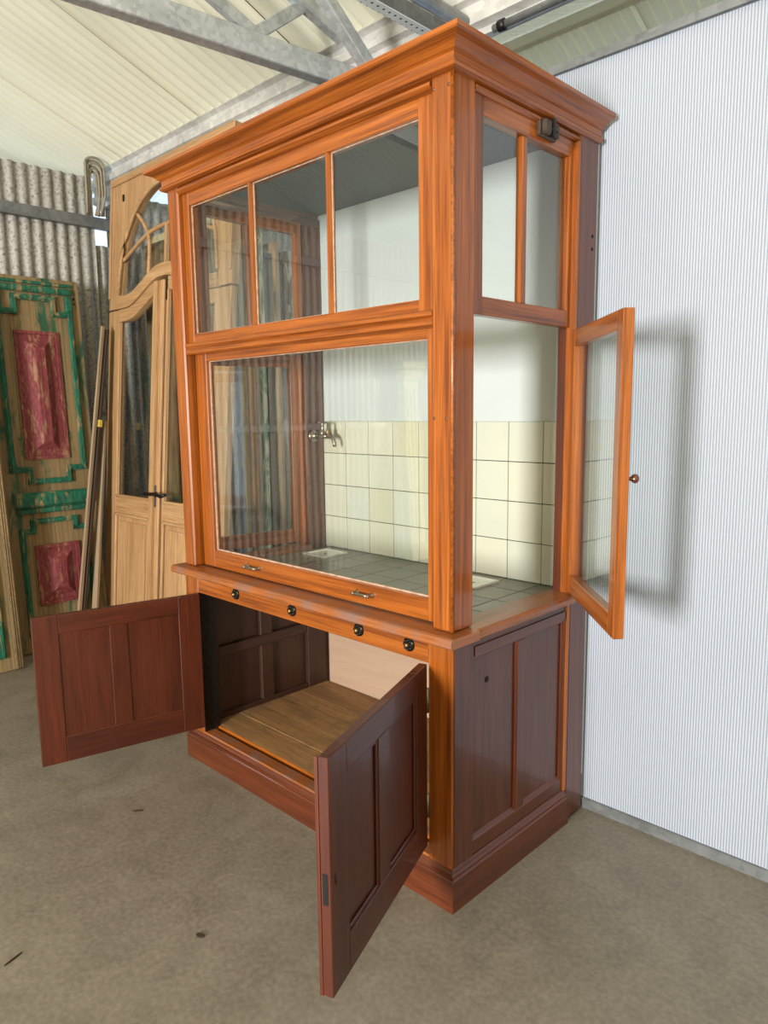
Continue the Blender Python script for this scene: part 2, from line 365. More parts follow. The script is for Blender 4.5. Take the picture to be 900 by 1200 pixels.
# ------------------------------------------------------------------ the fume cupboard
F = thing('fume_cupboard', 'tall varnished orange pine fume cupboard with glazed top, tiled bench and open base doors', 'cupboard')
W = 1.462; XR, XL = -.019, -1.443; YF = .0235
PX, PY = .075, .097
# posts
def post(x0, x1, y0, y1, z0, z1, mat='pine'): return MB().box(x0, x1, y0, y1, z0, z1, 'z', .006).done('post', mat, F)
post(XR-PX, XR, YF, YF+PY, .842, 2.335); post(XL, XL+PX, YF, YF+PY, .842, 2.335)
post(-.085, -.012, .655, .772, 0, 2.335, 'pine_dark'); post(-1.45, -1.40, .655, .772, 0, 2.335, 'pine_dark')  # left rear post given darker pine to imitate its unlit face
# corner beads on the right front post
MB().tube([(XR-.003, YF+.003, .845), (XR-.003, YF+.003, 2.33)], .0055, 8).done('corner_bead', 'pine', F)
# post pins
for x, z in ((-.084, 1.443), (-.041, 1.443), (-.084, 2.289), (-.033, 2.287)):
    MB().lathe([(.005, 0), (.004, .0015), (.0005, .002)], (x, YF+.0005, z), (0, -1, 0), 8).done('peg', 'pine_dark', F)
# cornice, swept round left side, front and right side
cor = [(XL, .772, -1, 0), (XL, YF, -1, -1), (XR, YF, 1, -1), (XR, .772, 1, 0)]
cp = [(-.03, 2.316), (.010, 2.316), (.019, 2.321), (.021, 2.328), (.017, 2.333), (.013, 2.335), (.013, 2.354), (.018, 2.357), (.022, 2.359), (.030, 2.367), (.042, 2.374), (.054, 2.378), (.058, 2.379), (.062, 2.383), (.062, 2.394), (-.03, 2.394)]
MB().sweep(cor, cp).done('cornice', 'pine', F)
B('roof_board', 'pine_dark', F, XL+.02, XR-.02, YF+.02, .772, 2.372, 2.386, grain='x')
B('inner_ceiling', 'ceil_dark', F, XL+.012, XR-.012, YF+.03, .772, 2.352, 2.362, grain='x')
# bead mouldings under the cornice
def rbead(prof, a, b, plane, parent=F, name='bead_moulding', mat='pine'): return MB().prism(prof, plane, a, b, 'x' if plane == 'yz' else 'y').done(name, mat, parent)
rbead([(YF+.004, 2.316), (YF-.004, 2.31), (YF-.004, 2.302), (YF+.004, 2.296), (YF+.012, 2.293), (YF+.05, 2.293), (YF+.05, 2.316)], XL+PX, XR-PX, 'yz')
rbead([(XR-.006, 2.316), (XR+.001, 2.311), (XR+.001, 2.304), (XR-.006, 2.298), (XR-.03, 2.296), (XR-.03, 2.316)], YF+PY, .655, 'xz')
# --- front transom window, three panes
ya, yb = .044, .082; IX0, IX1 = XL+PX, XR-PX
gz0, gz1 = 1.770, 2.247; gx0, gx1 = -1.325, -.157; gy = .062
tw = (MB().box(IX0, gx0, ya, yb, 1.737, 2.300).box(gx1, IX1, ya, yb, 1.737, 2.300)
      .box(gx0, gx1, ya, yb, gz1, 2.300, 'x').box(gx0, gx1, ya, yb, 1.737, gz0, 'x')).done('transom_window', 'pine', F)
mx = (-.938, -.533)
for x in mx: MB().prism([(x-.011, gy-.003), (x-.004, ya+.002), (x+.004, ya+.002), (x+.011, gy-.003), (x+.011, gy+.006), (x-.011, gy+.006)], 'xy', gz0, gz1, 'z').done('muntin', 'pine', tw)
xs = [gx0, mx[0], mx[1], gx1]
for a, b in zip(xs[:-1], xs[1:]): B('pane', 'glass', tw, a+.004, b-.004, gy, gy+.003, gz0-.004, gz1+.004, bev=0)
pt = MB()
for a, b in zip(xs[:-1], xs[1:]):
    a += .011 if a != gx0 else 0; b -= .011 if b != gx1 else 0
    pt.box(a, a+.003, gy-.005, gy, gz0+.003, gz1-.003).box(b-.002, b, gy-.005, gy, gz0+.003, gz1-.003).box(a, b, gy-.005, gy, gz1-.002, gz1).box(a, b, gy-.005, gy, gz0, gz0+.003)
pt.done('putty_line', 'putty', tw)
# transom rail with drip mould
rbead([(.062, 1.737), (.034, 1.737), (.026, 1.732), (.026, 1.722), (.033, 1.716), (.028, 1.710), (.028, 1.697), (.034, 1.692), (.10, 1.692), (.10, 1.737)], IX0, IX1, 'yz', name='transom_rail')
# --- sliding sash
sa, sb = .062, .098; sx0, sx1, sz0, sz1 = -1.280, -.142, .915, 1.664; gy = .082
ss = (MB().box(IX0+.012, sx0, sa, sb, .846, 1.70).box(sx1, IX1-.004, sa, sb, .846, 1.70)
      .box(sx0, sx1, sa, sb, sz1, 1.70, 'x').box(sx0, sx1, sa, sb, .846, sz0, 'x')).done('sliding_sash', 'pine', F)
B('pane', 'glass', ss, sx0-.004, sx1+.004, gy, gy+.003, sz0-.004, sz1+.004, bev=0)
MB().box(sx0, sx0+.004, gy-.006, gy, sz0+.004, sz1-.003).box(sx1-.002, sx1, gy-.006, gy, sz0+.004, sz1-.003).box(sx0, sx1, gy-.006, gy, sz0, sz0+.004).box(sx0, sx1, gy-.006, gy, sz1-.002, sz1).done('putty_line', 'putty', ss)
for x in (-1.012, -.41):
    h = MB(); z = .884
    h.tube([(x-.034, sa-.018, z), (x-.020, sa-.022, z), (x+.020, sa-.022, z), (x+.034, sa-.018, z)], .0055, 8)
    for sg in (-1, 1): h.lathe([(.009, 0), (.009, .003), (.0055, .006), (.0055, .018), (.0065, .022), (.004, .026)], (x+sg*.034, sa, z), (0, -1, 0), 10)
    h.done('pull_handle', 'nickel', ss)
# --- side transoms (right and left)
def side_transom(x_out, sg):
    x0, x1 = sorted((x_out-sg*.012, x_out-sg*.045)); xg = x_out-sg*.030
    y0, y1 = YF+PY, .655; a0, a1, b0, b1 = .170, .364, .390, .622; z0, z1 = 1.778, 2.249
    fr = (MB().box(x0, x1, y0, a0, 1.727, 2.300).box(x0, x1, b1, y1, 1.727, 2.300).box(x0, x1, a0, b1, z1, 2.300, 'y').box(x0, x1, a0, b1, 1.727, z0, 'y')).done('side_transom', 'pine', F)
    B('muntin', 'pine', fr, x0+.006, x1-.004, a1, b0, z0, z1)
    for a, b in ((a0, a1), (b0, b1)): B('pane', 'glass', fr, xg-.0015, xg+.0015, a-.003, b+.003, z0-.003, z1+.003, bev=0)
    return fr
st = side_transom(XR, 1); side_transom(XL, -1)
# latch block on the right transom
lt = MB(); x = XR-.012
lt.box(x, x+.014, .425, .520, 2.262, 2.312, 'y', .004).box(x+.012, x+.030, .432, .468, 2.266, 2.308, 'y', .005).box(x+.012, x+.026, .482, .512, 2.268, 2.306, 'y', .006)
lt.done('latch', 'brown_iron', st)
MB().box(x+.026, x+.034, .470, .482, 2.262, 2.316).box(x+.024, x+.032, .462, .498, 2.278, 2.286, 'y').done('latch_bolt', 'black_iron', st)
# stop edges on rear posts
B('door_stop', 'pine', F, -.045, -.012, .643, .657, .84, 2.296)
B('door_stop', 'pine', F, -1.45, -1.415, .643, .657, .84, 2.296)
for z in (2.023, 1.983): MB().lathe([(.006, 0), (.006, .001)], (-.0118, .741, z), (1, 0, 0), 8).done('screw_hole', 'black', F)
# --- side doors: local x along width from hinge, y outward thickness, z up
def side_door(loc, rot, mirror):
    wd, th, hh = .548, .030, .866; s = -1 if mirror else 1
    st_, tr, br = .048, .052, .062
    y0, y1 = sorted((0, s*th))
    d = (MB().box(0, st_, y0, y1, 0, hh).box(wd-st_, wd, y0, y1, 0, hh).box(st_, wd-st_, y0, y1, hh-tr, hh, 'x').box(st_, wd-st_, y0, y1, 0, br, 'x')).done('side_door', 'pine', F, loc, rot)
    B('pane', 'glass', d, st_-.004, wd-st_+.004, s*.017-.0015, s*.017+.0015, br-.004, hh-tr+.004, bev=0)
    MB().lathe([(.008, 0), (.006, .006), (.005, .012), (.009, .016), (.0125, .022), (.0125, .027), (.009, .032), (.003, .034)], (wd-.028, s*th, .43), (0, s, 0), 14).done('knob', 'knob', d)
    for z in (.10, hh-.17):
        MB().tube([(-.003, s*th, z), (-.003, s*th, z+.07)], .005, 8).box(-.002, .022, s*(th), s*(th+.0015), z, z+.07, bev=0).done('hinge', 'brown_iron', d)
    return d
side_door((-.030, .652, .850), (0, 0, math.atan2(-.404, .38)), False)
a_ = math.radians(-90-13); side_door((-1.428, .650, .853), (0, 0, a_), True)
# --- bench: wooden ledge around a tiled worktop
ex = .016; ey = -.025
MB().prism([(ey+.004, .812), (ey, .817), (ey, .832), (ey+.005, .838), (ey+.012, .8405), (.105, .8405), (.105, .812)], 'yz', -W-ex, ex, 'x').done('ledge', 'worn_top', F)
MB().prism([(ex-.004, .812), (ex, .817), (ex, .832), (ex-.005, .838), (ex-.012, .8405), (-.095, .8405), (-.095, .812)], 'xz', .105, .652, 'y').done('ledge', 'worn_top', F)
MB().prism([(-W-ex+.004, .812), (-W-ex, .817), (-W-ex, .832), (-W-ex+.005, .838), (-W-ex+.012, .8405), (-1.375, .8405), (-1.375, .812)], 'xz', .105, .652, 'y').done('ledge', 'worn_top', F)
bench = B('worktop', 'grout', F, -1.375, -.095, .105, .772, .795, .8165, bev=0)
tile_me = None; drains = []
xj = [-1.375]+[-1.246+.15*i for i in range(-0, 8)]+[-.095]; yj = [.105]+[.772-.15*k for k in (4, 3, 2, 1)]+[.772]
for i in range(len(xj)-1):
    for j in range(len(yj)-1):
        if (i in (1, 6)) and j == len(yj)-3+1-0 and False: continue
        x0, x1, y0, y1 = xj[i], xj[i+1], yj[j], yj[j+1]
        if abs((x0+x1)/2+1.24) < .0 : continue
        B('tile', 'slab', bench, x0+.0015, x1-.0015, y0+.0015, y1-.0015, .812, .820, bev=.001)
for cx, cy in ((-1.245, .622), (-.405, .622)):
    d = MB(); r = .072; zz = .8225
    o4 = [(cx-r, cy-r), (cx+r, cy-r), (cx+r, cy+r), (cx-r, cy+r)]
    zz = .8275; rings = [(r, .8195), (r, zz), (r*.84, zz), (r*.78, zz-.005), (r*.40, .8212), (.010, .8207)]
    d.grid([[(cx+sx*q, cy+sy*q, z) for sx, sy in ((-1, -1), (1, -1), (1, 1), (-1, 1))] for q, z in rings], 'x', close=True)
    d.done('drain_basin', 'porcelain', F)
# --- back board with tiles
bbd = B('back_board', 'white', F, -1.44, -.02, .772, .785, .13, 2.355, bev=0)
spl = B('splashback', 'grout', F, -1.40, -.085, .768, .772, .8205, 1.4195, bev=0)
xt = [-1.40]+[-1.2463+.15*i for i in range(0, 8)]+[-.085]
for j in range(4):
    for i in range(len(xt)-1): B('tile', 'tile', spl, xt[i]+.0014, xt[i+1]-.0014, .7625, .770, .8205+.15*j+.0014, .8205+.15*(j+1)-.0014, bev=.0012)
# --- water tap on the left rear post
tp = MB().lathe([(.030, 0), (.030, .005), (.024, .010), (.013, .013), (.011, .05), (.013, .055), (.013, .075), (.010, .08), (.010, .10)], (-1.40, .70, 1.352), (1, 0, 0), 16).done('water_tap', 'nickel', F)
MB().tube([(-1.305, .70, 1.352), (-1.275, .70, 1.352), (-1.258, .70, 1.340), (-1.252, .70, 1.318), (-1.252, .70, 1.305)], [.010, .011, .010, .009, .0085], 10).done('spout', 'nickel', tp)
MB().lathe([(.013, 0), (.014, .012), (.009, .02), (.007, .045), (.010, .05), (.006, .062)], (-1.333, .70, 1.356), (0, 0, 1), 12).box(-1.365, -1.301, .696, .704, 1.410, 1.418, 'x').done('tap_handle', 'nickel', tp)
MB().lathe([(.012, 0), (.012, .02), (.007, .03), (.005, .06)], (-1.295, .70, 1.355), (0, 0, 1), 10).done('tap_handle', 'brass', tp)
# --- base carcass
LF = .020
B('base_post', 'pine', F, -.107, -.016, LF, .09, .10, .812, bev=.004); B('base_post', 'pine', F, -1.446, -1.350, LF, .09, .10, .812, bev=.004)
B('frieze_rail', 'pine', F, -1.350, -.107, LF+.003, .06, .735, .812, grain='x')
B('bottom_rail', 'worn_top', F, -1.350, -.107, LF+.002, .072, .098, .132, grain='x')
pl = [(-1.446, .65, -1, 0), (-1.446, LF, -1, -1), (-.016, LF, 1, -1), (-.016, .65, 1, 0)]
pp = [(-.012, 0), (.018, 0), (.018, .098), (.015, .103), (.012, .104), (.012, .108), (.006, .112), (.003, .120), (0, .124), (-.012, .124)]
MB().sweep(pl, pp).done('plinth', 'pine_dark', F)
B('hinge_plate', 'black_iron', F, -1.351, -1.345, LF+.002, .092, .134, .736, bev=0)
# rosette knobs under the ledge
r0 = None
for x in (-1.079, -.736, -.398, -.182):
    if r0 is None:
        m = MB(); m.lathe([(.018, 0), (.018, .003), (.014, .006), (.009, .0065)], (0, 0, 0), (0, -1, 0), 18)
        for k in range(8):
            a = k*math.pi/4; m.lathe([(.0045, 0), (.004, .003), (.001, .0045)], (.0115*math.cos(a), -.005, .0115*math.sin(a)), (0, -1, 0), 7)
        r0 = m.done('rosette_knob', 'black_iron', F, (x, LF+.003, .776)); r0.scale = (1.2, 1.2, 1.2); c0 = MB().lathe([(.007, 0), (.0065, .006), (.003, .010)], (0, -.006, 0), (0, -1, 0), 10).done('knob_centre', 'brass', r0)
    else:
        r_ = dup(r0, F, (x, LF+.003, .776)); dup(c0, r_)
# right side of the base: frame with two panels
xo = -.018
fr = (MB().box(xo-.026, xo, .09, .118, .124, .812).box(xo, xo+.0055, .026, .116, .126, .811).box(xo-.026, xo, .352, .398, .17, .742).box(xo-.026, xo, .628, .655, .124, .812)  # thin front facing: darker wood stands in for shade on the post side
      .box(xo-.026, xo, .118, .628, .742, .812, 'y').box(xo-.026, xo, .118, .628, .124, .17, 'y')).done('side_frame', 'side_brown', F)
for a, b in ((.118, .352), (.398, .628)):
    pn = B('panel', 'side_brown', fr, xo-.022, xo-.011, a-.004, b+.004, .166, .746)
    e = MB(); t_ = .009
    e.prism([(xo-.011, 0), (xo-.002, 0), (xo-.005, .004), (xo-.009, .008), (xo-.011, .011)], 'xz', a, b, 'y')
    bmesh.ops.translate(e.bm, verts=e.bm.verts[:], vec=(0, 0, .17))
    e.done('panel_moulding', 'side_brown', fr)
    B('panel_moulding', 'pine_dark', fr, xo-.011, xo-.003, b-.007, b, .17, .742)
B('carved_strip', 'pine_dark', F, xo-.002, xo+.005, .122, .628, .752, .780, grain='y', bev=.003)
MB().lathe([(.010, 0), (.0095, .001)], (xo-.0108, .201, .656), (1, 0, 0), 12).done('pipe_hole', 'black', F)
B('door_stop', 'pine', F, -.036, -.0115, .640, .656, .12, .812)
# left side of the base (seen from inside)
xi = -1.412
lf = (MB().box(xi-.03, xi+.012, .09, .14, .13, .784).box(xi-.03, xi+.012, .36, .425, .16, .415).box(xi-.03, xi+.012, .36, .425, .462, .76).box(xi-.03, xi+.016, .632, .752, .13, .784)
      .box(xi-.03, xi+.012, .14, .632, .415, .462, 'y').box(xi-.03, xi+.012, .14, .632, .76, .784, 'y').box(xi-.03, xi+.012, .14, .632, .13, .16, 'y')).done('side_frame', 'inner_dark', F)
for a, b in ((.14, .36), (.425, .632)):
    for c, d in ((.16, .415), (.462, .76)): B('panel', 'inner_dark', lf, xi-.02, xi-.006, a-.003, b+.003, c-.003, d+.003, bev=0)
# pale plywood back of the base, shelf boards
B('back_board', 'ply', F, -1.385, -.05, .755, .768, .13, .79, grain='x', bev=0)
yy = [.092, .225, .345, .468, .566, .752]
for a, b in zip(yy[:-1], yy[1:]): B('shelf_board', 'raw_pine', F, -1.398, -.046, a+.0012, b-.0012, .118, .140+random.uniform(-.0008, .0008), grain='x', bev=.0015)
B('shelf_gap_backing', 'inner_dark', F, -1.398, -.046, .094, .75, .108, .1175, grain='x', bev=0)  # dark sheet added to keep light out of the board gaps
B('shelf_edge', 'pine', F, -1.398, -.046, .087, .0925, .118, .139, grain='x')
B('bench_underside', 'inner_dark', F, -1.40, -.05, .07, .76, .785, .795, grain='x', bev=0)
# --- base doors: local x from hinge to free edge, y outward, z up
def base_door(loc, ang, s):
    # s=+1: outer face towards local +y, s=-1: towards local -y
    wd, hh, th = .622, .570, .026; y0, y1 = sorted((0, -s*th))
    sl, ml, tr, br = .088, .068, .072, .098; mid = wd/2+.01
    d = (MB().box(0, sl, y0, y1, 0, hh).box(wd-sl, wd, y0, y1, 0, hh).box(mid-ml/2, mid+ml/2, y0, y1, br, hh-tr)
         .box(sl, wd-sl, y0, y1, hh-tr, hh, 'x').box(sl, wd-sl, y0, y1, 0, br, 'x')).done('base_door', 'mahogany', F, loc, (0, 0, ang))
    for a, b in ((sl, mid-ml/2), (mid+ml/2, wd-sl)):
        p0, p1 = sorted((-s*.010, -s*(th-.004)))
        B('panel', 'mahogany', d, a-.003, b+.003, p0, p1, br-.003, hh-tr+.003, bev=0)
        m = MB(); ym = -s*.010; yt = -s*.003
        def sl_box(x0, x1, z0, z1, g): m.box(x0, x1, *sorted((ym, yt)), z0, z1, g, .0025)
        sl_box(a, a+.010, br, hh-tr, 'z'); sl_box(b-.010, b, br, hh-tr, 'z'); sl_box(a+.01, b-.01, br, br+.012, 'x'); sl_box(a+.01, b-.01, hh-tr-.010, hh-tr, 'x')
        m.done('panel_moulding', 'mahogany', d)
    for z in (.09, hh-.15):
        MB().tube([(-.003, 0, z), (-.003, 0, z+.075)], .0045, 8).done('hinge', 'nickel', d)
    return d
angR = math.atan2(-.933, .36); angL = math.atan2(-.974, -.227)
dR = base_door((-.107, .016, .165), angR, 1); dL = base_door((-1.350, .016, .165), angL, -1)
MB().box(.594, .600, .0003, .003, .262, .290, bev=.001).lathe([(.006, 0), (.005, .002)], (.597, .0005, .282), (0, 1, 0), 8).done('keyhole_plate', 'brown_iron', dR)
MB().box(.6215, .6228, -.020, -.007, .225, .300, bev=0).done('lock_slot', 'black', dR)
B('rebate_strip', 'pine_dark', dR, .618, .6225, -.034, -.026, .0, .570)
# ------------------------------------------------------------------ double door with arched transom light
DW = 1.40; LK = math.atan(.0865)
D = thing('double_door', 'tall light oak double door with arched transom light leaning beside the cupboard', 'door', (-3.46, .545, .012), (-LK, 0, 0))
def serp(x):   # height of the serpentine rail's top edge
    t = min(x, DW-x)/(DW/2); t = max(0, min(1, (t-.34)/.62)); t = t*t*(3-2*t); return 2.20+.135*t
N = 40
def band(name, x0, x1, lo, hi, y0, y1, mat, parent):
    xs_ = [x0+(x1-x0)*i/N for i in range(N+1)]
    return MB().prism([(x, hi(x)) for x in xs_]+[(x, lo(x)) for x in reversed(xs_)], 'xz', y0, y1, 'x').done(name, mat, parent)
def arch(x):   # height of the arched opening at x
    c = DW/2; h = c-.13; t = min(1, abs(x-c)/h); return 2.22+.60*(1-t**2.3)**.5
xs_ = [.13+(DW-.26)*i/N for i in range(N+1)]
MB().prism([(0, 2.13), (0, 2.945), (DW, 2.945), (DW, 2.13)]+[(DW-.13, 2.13)]+[(x, arch(x)) for x in reversed(xs_)]+[(.13, 2.13)], 'xz', 0, .045, 'z').done('transom_frame', 'oak', D)
tf = D.children[-1]
xa = [.13+(DW-.26)*i/N for i in range(N+1)]
am = MB(); am.tube([(x, -.004, arch(x)-.002) for x in xa], .012, 6); am.done('arch_moulding', 'oak', tf)
MB().box(0, DW, -.012, 0, 2.905, 2.950, 'x', .004).box(0, .022, -.010, 0, 2.20, 2.905).box(DW-.022, DW, -.010, 0, 2.20, 2.905).done('edge_moulding', 'oak', tf)
band('serpentine_rail', .125, DW-.125, lambda x: serp(x)-.075, serp, -.012, .045, 'oak', D)
bars = []
c = DW/2
def cat(pts, n=6):
    out = []; P = [Vector((p[0], 0, p[1])) for p in pts]; P = [P[0]*2-P[1]]+P+[P[-1]*2-P[-2]]
    for i in range(1, len(P)-2):
        for k in range(n):
            t = k/n; a, b, c_, d = P[i-1:i+3]
            out.append(.5*((2*b)+(-a+c_)*t+(2*a-5*b+4*c_-d)*t*t+(-a+3*b-3*c_+d)*t**3))
    return out+[P[-2]]
for mir in (0, 1):
    for pts in ([(.15, 2.425), (.28, 2.475), (.435, 2.533), (.56, 2.558), (.70, 2.566)], [(.335, 2.685), (.42, 2.61), (.478, 2.53), (.495, 2.43), (.49, 2.30)]):
        q = [(DW-x if mir else x, z) for x, z in pts]
        MB().tube([(v.x, .012, v.z) for v in cat(q)], .0125, 6).done('glazing_bar', 'oak', tf)
MB().box(c-.012, c+.012, 0, .026, 2.33, 2.565, 'z', .004).done('glazing_bar', 'oak', tf)
MB().prism([(x, arch(x)-.0) for x in xa]+[(DW-.13, serp(DW-.13)), (.9, serp(.9)-.02), (.7, serp(.7)-.02), (.5, serp(.5)-.02), (.13, serp(.13))], 'xz', .026, .029, 'z').done('pane', 'glass', tf)
MB().lathe([(.012, 0), (.010, .004), (.002, .008)], (.17, 0, 2.80), (0, -1, 0), 8).box(.168, .184, -.010, -.002, 2.80, 2.83).done('iron_hook', 'black_iron', tf)
def leaf(x0, x1, wide_left):
    l, r = (.14, .075) if wide_left else (.075, .14)
    a, b = x0+l, x1-r
    top = lambda x: serp(x)-.078
    hz = lambda x: serp(x)-.155
    L = MB().box(x0, a, 0, .04, 0, top(x0 if wide_left else x1)-.003, 'z').box(b, x1, 0, .04, 0, top(x1 if wide_left else x0)-.003 if False else top(x0 if wide_left else x1)-.003, 'z')
    L.box(a, b, 0, .04, 0, .14, 'x').box(a, b, 0, .04, .82, .925, 'x')
    n_ = 14; xx = [a+(b-a)*i/n_ for i in range(n_+1)]
    L.prism([(x, top(x)) for x in xx]+[(x, hz(x)) for x in reversed(xx)], 'xz', 0, .04, 'x')
    o = L.done('door_leaf', 'oak', D)
    MB().prism([(a-.003, .922), (b+.003, .922)]+[(x, hz(x)+.003) for x in reversed(xx)], 'xz', .020, .023, 'z').done('pane', 'glass', o)
    p = MB().box(a-.003, b+.003, .012, .030, .137, .823, 'z', 0).done('panel', 'oak', o)
    m = MB()
    for q in ((a, a+.018, .14, .82), (b-.018, b, .14, .82)): m.box(q[0], q[1], -.006, .012, q[2], q[3], 'z', .005)
    for q in ((a, b, .14, .16), (a, b, .80, .82)): m.box(q[0], q[1], -.006, .012, q[2], q[3], 'x', .005)
    m.box(a+.05, b-.05, .004, .013, .19, .77, 'z', .006); m.done('panel_moulding', 'oak', o)
    m = MB()
    for q in ((a, a+.012, .925, hz(a)), (b-.012, b, .925, hz(b))): m.box(q[0], q[1], -.004, .02, q[2], q[3], 'z', .003)
    m.box(a, b, -.004, .02, .925, .940, 'x', .003); m.done('glazing_moulding', 'oak', o)
    return o
l1 = leaf(0, .665, True); l2 = leaf(.672, DW, False)
MB().box(.62, .735, -.022, -.002, .02, 2.235, 'z', .006).box(.652, .70, -.04, -.02, .02, 2.225, 'z', .010).done('astragal', 'oak', D)
MB().lathe([(.022, 0), (.018, .006), (.010, .010), (.010, .05)], (.70, -.022, .975), (0, -1, 0), 12).tube([(.66, -.068, .975), (.71, -.070, .975), (.78, -.072, .985), (.84, -.066, .972), (.89, -.064, .985)], [.016, .009, .009, .012, .010], 8).box(.688, .712, -.028, -.022, .90, 1.03).done('lever_handle', 'black_iron', l2)
# ------------------------------------------------------------------ painted panel doors against the left wall
def frame_strip(m, pts, wd, x0, x1):
    # moulding following a closed polyline in the y-z plane, wd wide towards inside
    n = len(pts)
    for i in range(n):
        (a, b), (c_, d) = pts[i], pts[(i+1) % n]
        if abs(a-c_) < 1e-6: lo, hi = sorted((b, d)); m.box(x0, x1, a-wd/2, a+wd/2, lo-wd/2, hi+wd/2, 'z', .007).box(x1-.002, x1+.008, a-wd*.22, a+wd*.22, lo-wd*.22, hi+wd*.22, 'z', .004)
        else: x1_ = x1-.0008; lo, hi = sorted((a, c_)); m.box(x0, x1_, lo-wd/2, hi+wd/2, b-wd/2, b+wd/2, 'y', .007).box(x1-.002, x1+.0075, lo-wd*.22, hi+wd*.22, b-wd*.22, b+wd*.22, 'y', .004)
def hip(m, y0, y1, z0, z1, base, steps):
    # pyramid-like raised panel: rings of (inset, height)
    m.grid([[(base+h, y, z) for y, z in ((y0+i, z0+i), (y1-i, z0+i), (y1-i, z1-i), (y0+i, z1-i))] for i, h in steps], 'z', close=True)
def painted_door(loc, lean, w_, label):
    T = thing('panelled_door', label, 'door', loc, (0, -lean, 0))
    h = 2.30; m = MB()
    for k in range(4): m.box(-.045, 0, w_*k/4+.0006, w_*(k+1)/4-.0006, .005, h, 'z', .0015)
    m.done('door_leaf', 'green_slab', T)
    c_ = w_/2; B('cornice_moulding', 'green_paint', T, 0, .030, c_-.23, c_+.23, 2.205, 2.245, grain='y', bev=.008); B('cornice_moulding', 'green_paint', T, 0, .018, c_-.235, c_+.235, 2.255, 2.275, grain='y', bev=.005)
    for sg in (-1, 1): B('corbel', 'green_paint', T, 0, .026, c_+sg*.21-.022, c_+sg*.21+.022, 2.10, 2.20, bev=.006)
    m = MB(); a, b = .115, .215
    frame_strip(m, [(c_-a, 2.175), (c_+a, 2.175), (c_+a, 2.085), (c_+b, 2.085), (c_+b, 1.135), (c_+a, 1.135), (c_+a, 1.06), (c_-a, 1.06), (c_-a, 1.135), (c_-b, 1.135), (c_-b, 2.085), (c_-a, 2.085)], .034, 0, .018); m.done('panel_surround', 'green_paint', T)
    m = MB(); hip(m, c_-.132, c_+.132, 1.195, 1.975, 0, [(0, 0), (0, .012), (.018, .014), (.020, .006), (.034, .008), (.06, .012), (.10, .042), (.104, .044), (.131, .044)]); m.done('raised_panel', 'red_paint', T)
    B('ledge_moulding', 'green_paint', T, 0, .050, c_-.225, c_+.225, .90, .995, grain='y', bev=.016); B('ledge_moulding', 'green_paint', T, 0, .028, c_-.21, c_+.21, .865, .90, grain='y', bev=.006)
    m = MB(); frame_strip(m, [(c_-.13, .815), (c_+.13, .815), (c_+.13, .755), (c_+.20, .755), (c_+.20, .12), (c_-.20, .12), (c_-.20, .755), (c_-.13, .755)], .030, 0, .016); m.done('panel_surround', 'green_paint', T)
    m = MB(); hip(m, c_-.135, c_+.135, .29, .665, 0, [(0, 0), (0, .016), (.022, .018), (.024, .008), (.05, .012), (.10, .040), (.134, .044)]); m.done('raised_panel', 'red_paint', T)
    for z in (2.19, 2.16): MB().lathe([(.007, 0), (.006, .0012)], (.0002, w_-.035, z), (1, 0, 0), 8).done('nail_hole', 'black', T)
    return T
painted_door((-3.35, -.035, 0), math.atan(.06), .575, 'old green painted door with red raised panels leaning on the corrugated wall')
T2 = thing('panelled_door', 'faded green door leaf with fluted edge at far left before the red panelled door', 'door', (-3.13, -.72, 0), (0, -math.atan(.085), 0))
m = MB()
for k in range(4): m.box(-.042, 0, .1475*k+.0006, .1475*(k+1)-.0006, .004, 2.1, 'z', .0015)
m.done('door_leaf', 'green_slab', T2)
for k in range(3): MB().tube([(.002, .605+.012*k, .01), (.002, .605+.012*k, 2.09)], .007, 6).done('fluted_bead', 'oldwood', T2)
B('edge_stile', 'green_slab', T2, -.045, 0, .5905, .640, .004, 2.1)
m = MB(); frame_strip(m, [(.06, .95), (.53, .95), (.53, .10), (.06, .10)], .03, 0, .016); m.done('panel_surround', 'green_paint', T2)
m = MB(); frame_strip(m, [(.06, 2.0), (.53, 2.0), (.53, 1.08), (.06, 1.08)], .03, 0, .016); m.done('panel_surround', 'green_paint', T2)
# ------------------------------------------------------------------ laths between the doors
def lath(p0, p1, wd, th, mat, label, tape=None):
    p0, p1 = Vector(p0), Vector(p1); d = p1-p0
    T = MB().box(-th/2, th/2, -wd/2, wd/2, 0, d.length, 'z', .0015).done('timber_lath', mat)
    T.location = p0; T.rotation_mode = 'QUATERNION'; T.rotation_quaternion = d.to_track_quat('Z', 'Y') @ Matrix.Rotation(math.radians(90), 3, 'Z').to_quaternion()
    T['label'] = label; T['category'] = 'lath'; T['group'] = 'laths leaning beside the oak door'
    if tape: MB().box(-th/2-.002, th/2+.002, -wd/2-.002, wd/2+.002, tape, tape+.045, bev=0).done('tape_band', 'yellow_tape', T)
    return T
lath((-3.28, .285, .004), (-3.36, .63, 2.02), .016, .022, 'greywood', 'thin pale lath leaning left of the oak double door, nearest the green door')
lath((-3.30, .315, .004), (-3.37, .655, 2.00), .045, .018, 'darkwood', 'dark brown lath with yellow tape leaning beside the oak double door', 1.40)
lath((-3.29, .40, .004), (-3.37, .60, 1.42), .040, .020, 'greywood', 'short grey weathered lath leaning closest to the oak door edge')
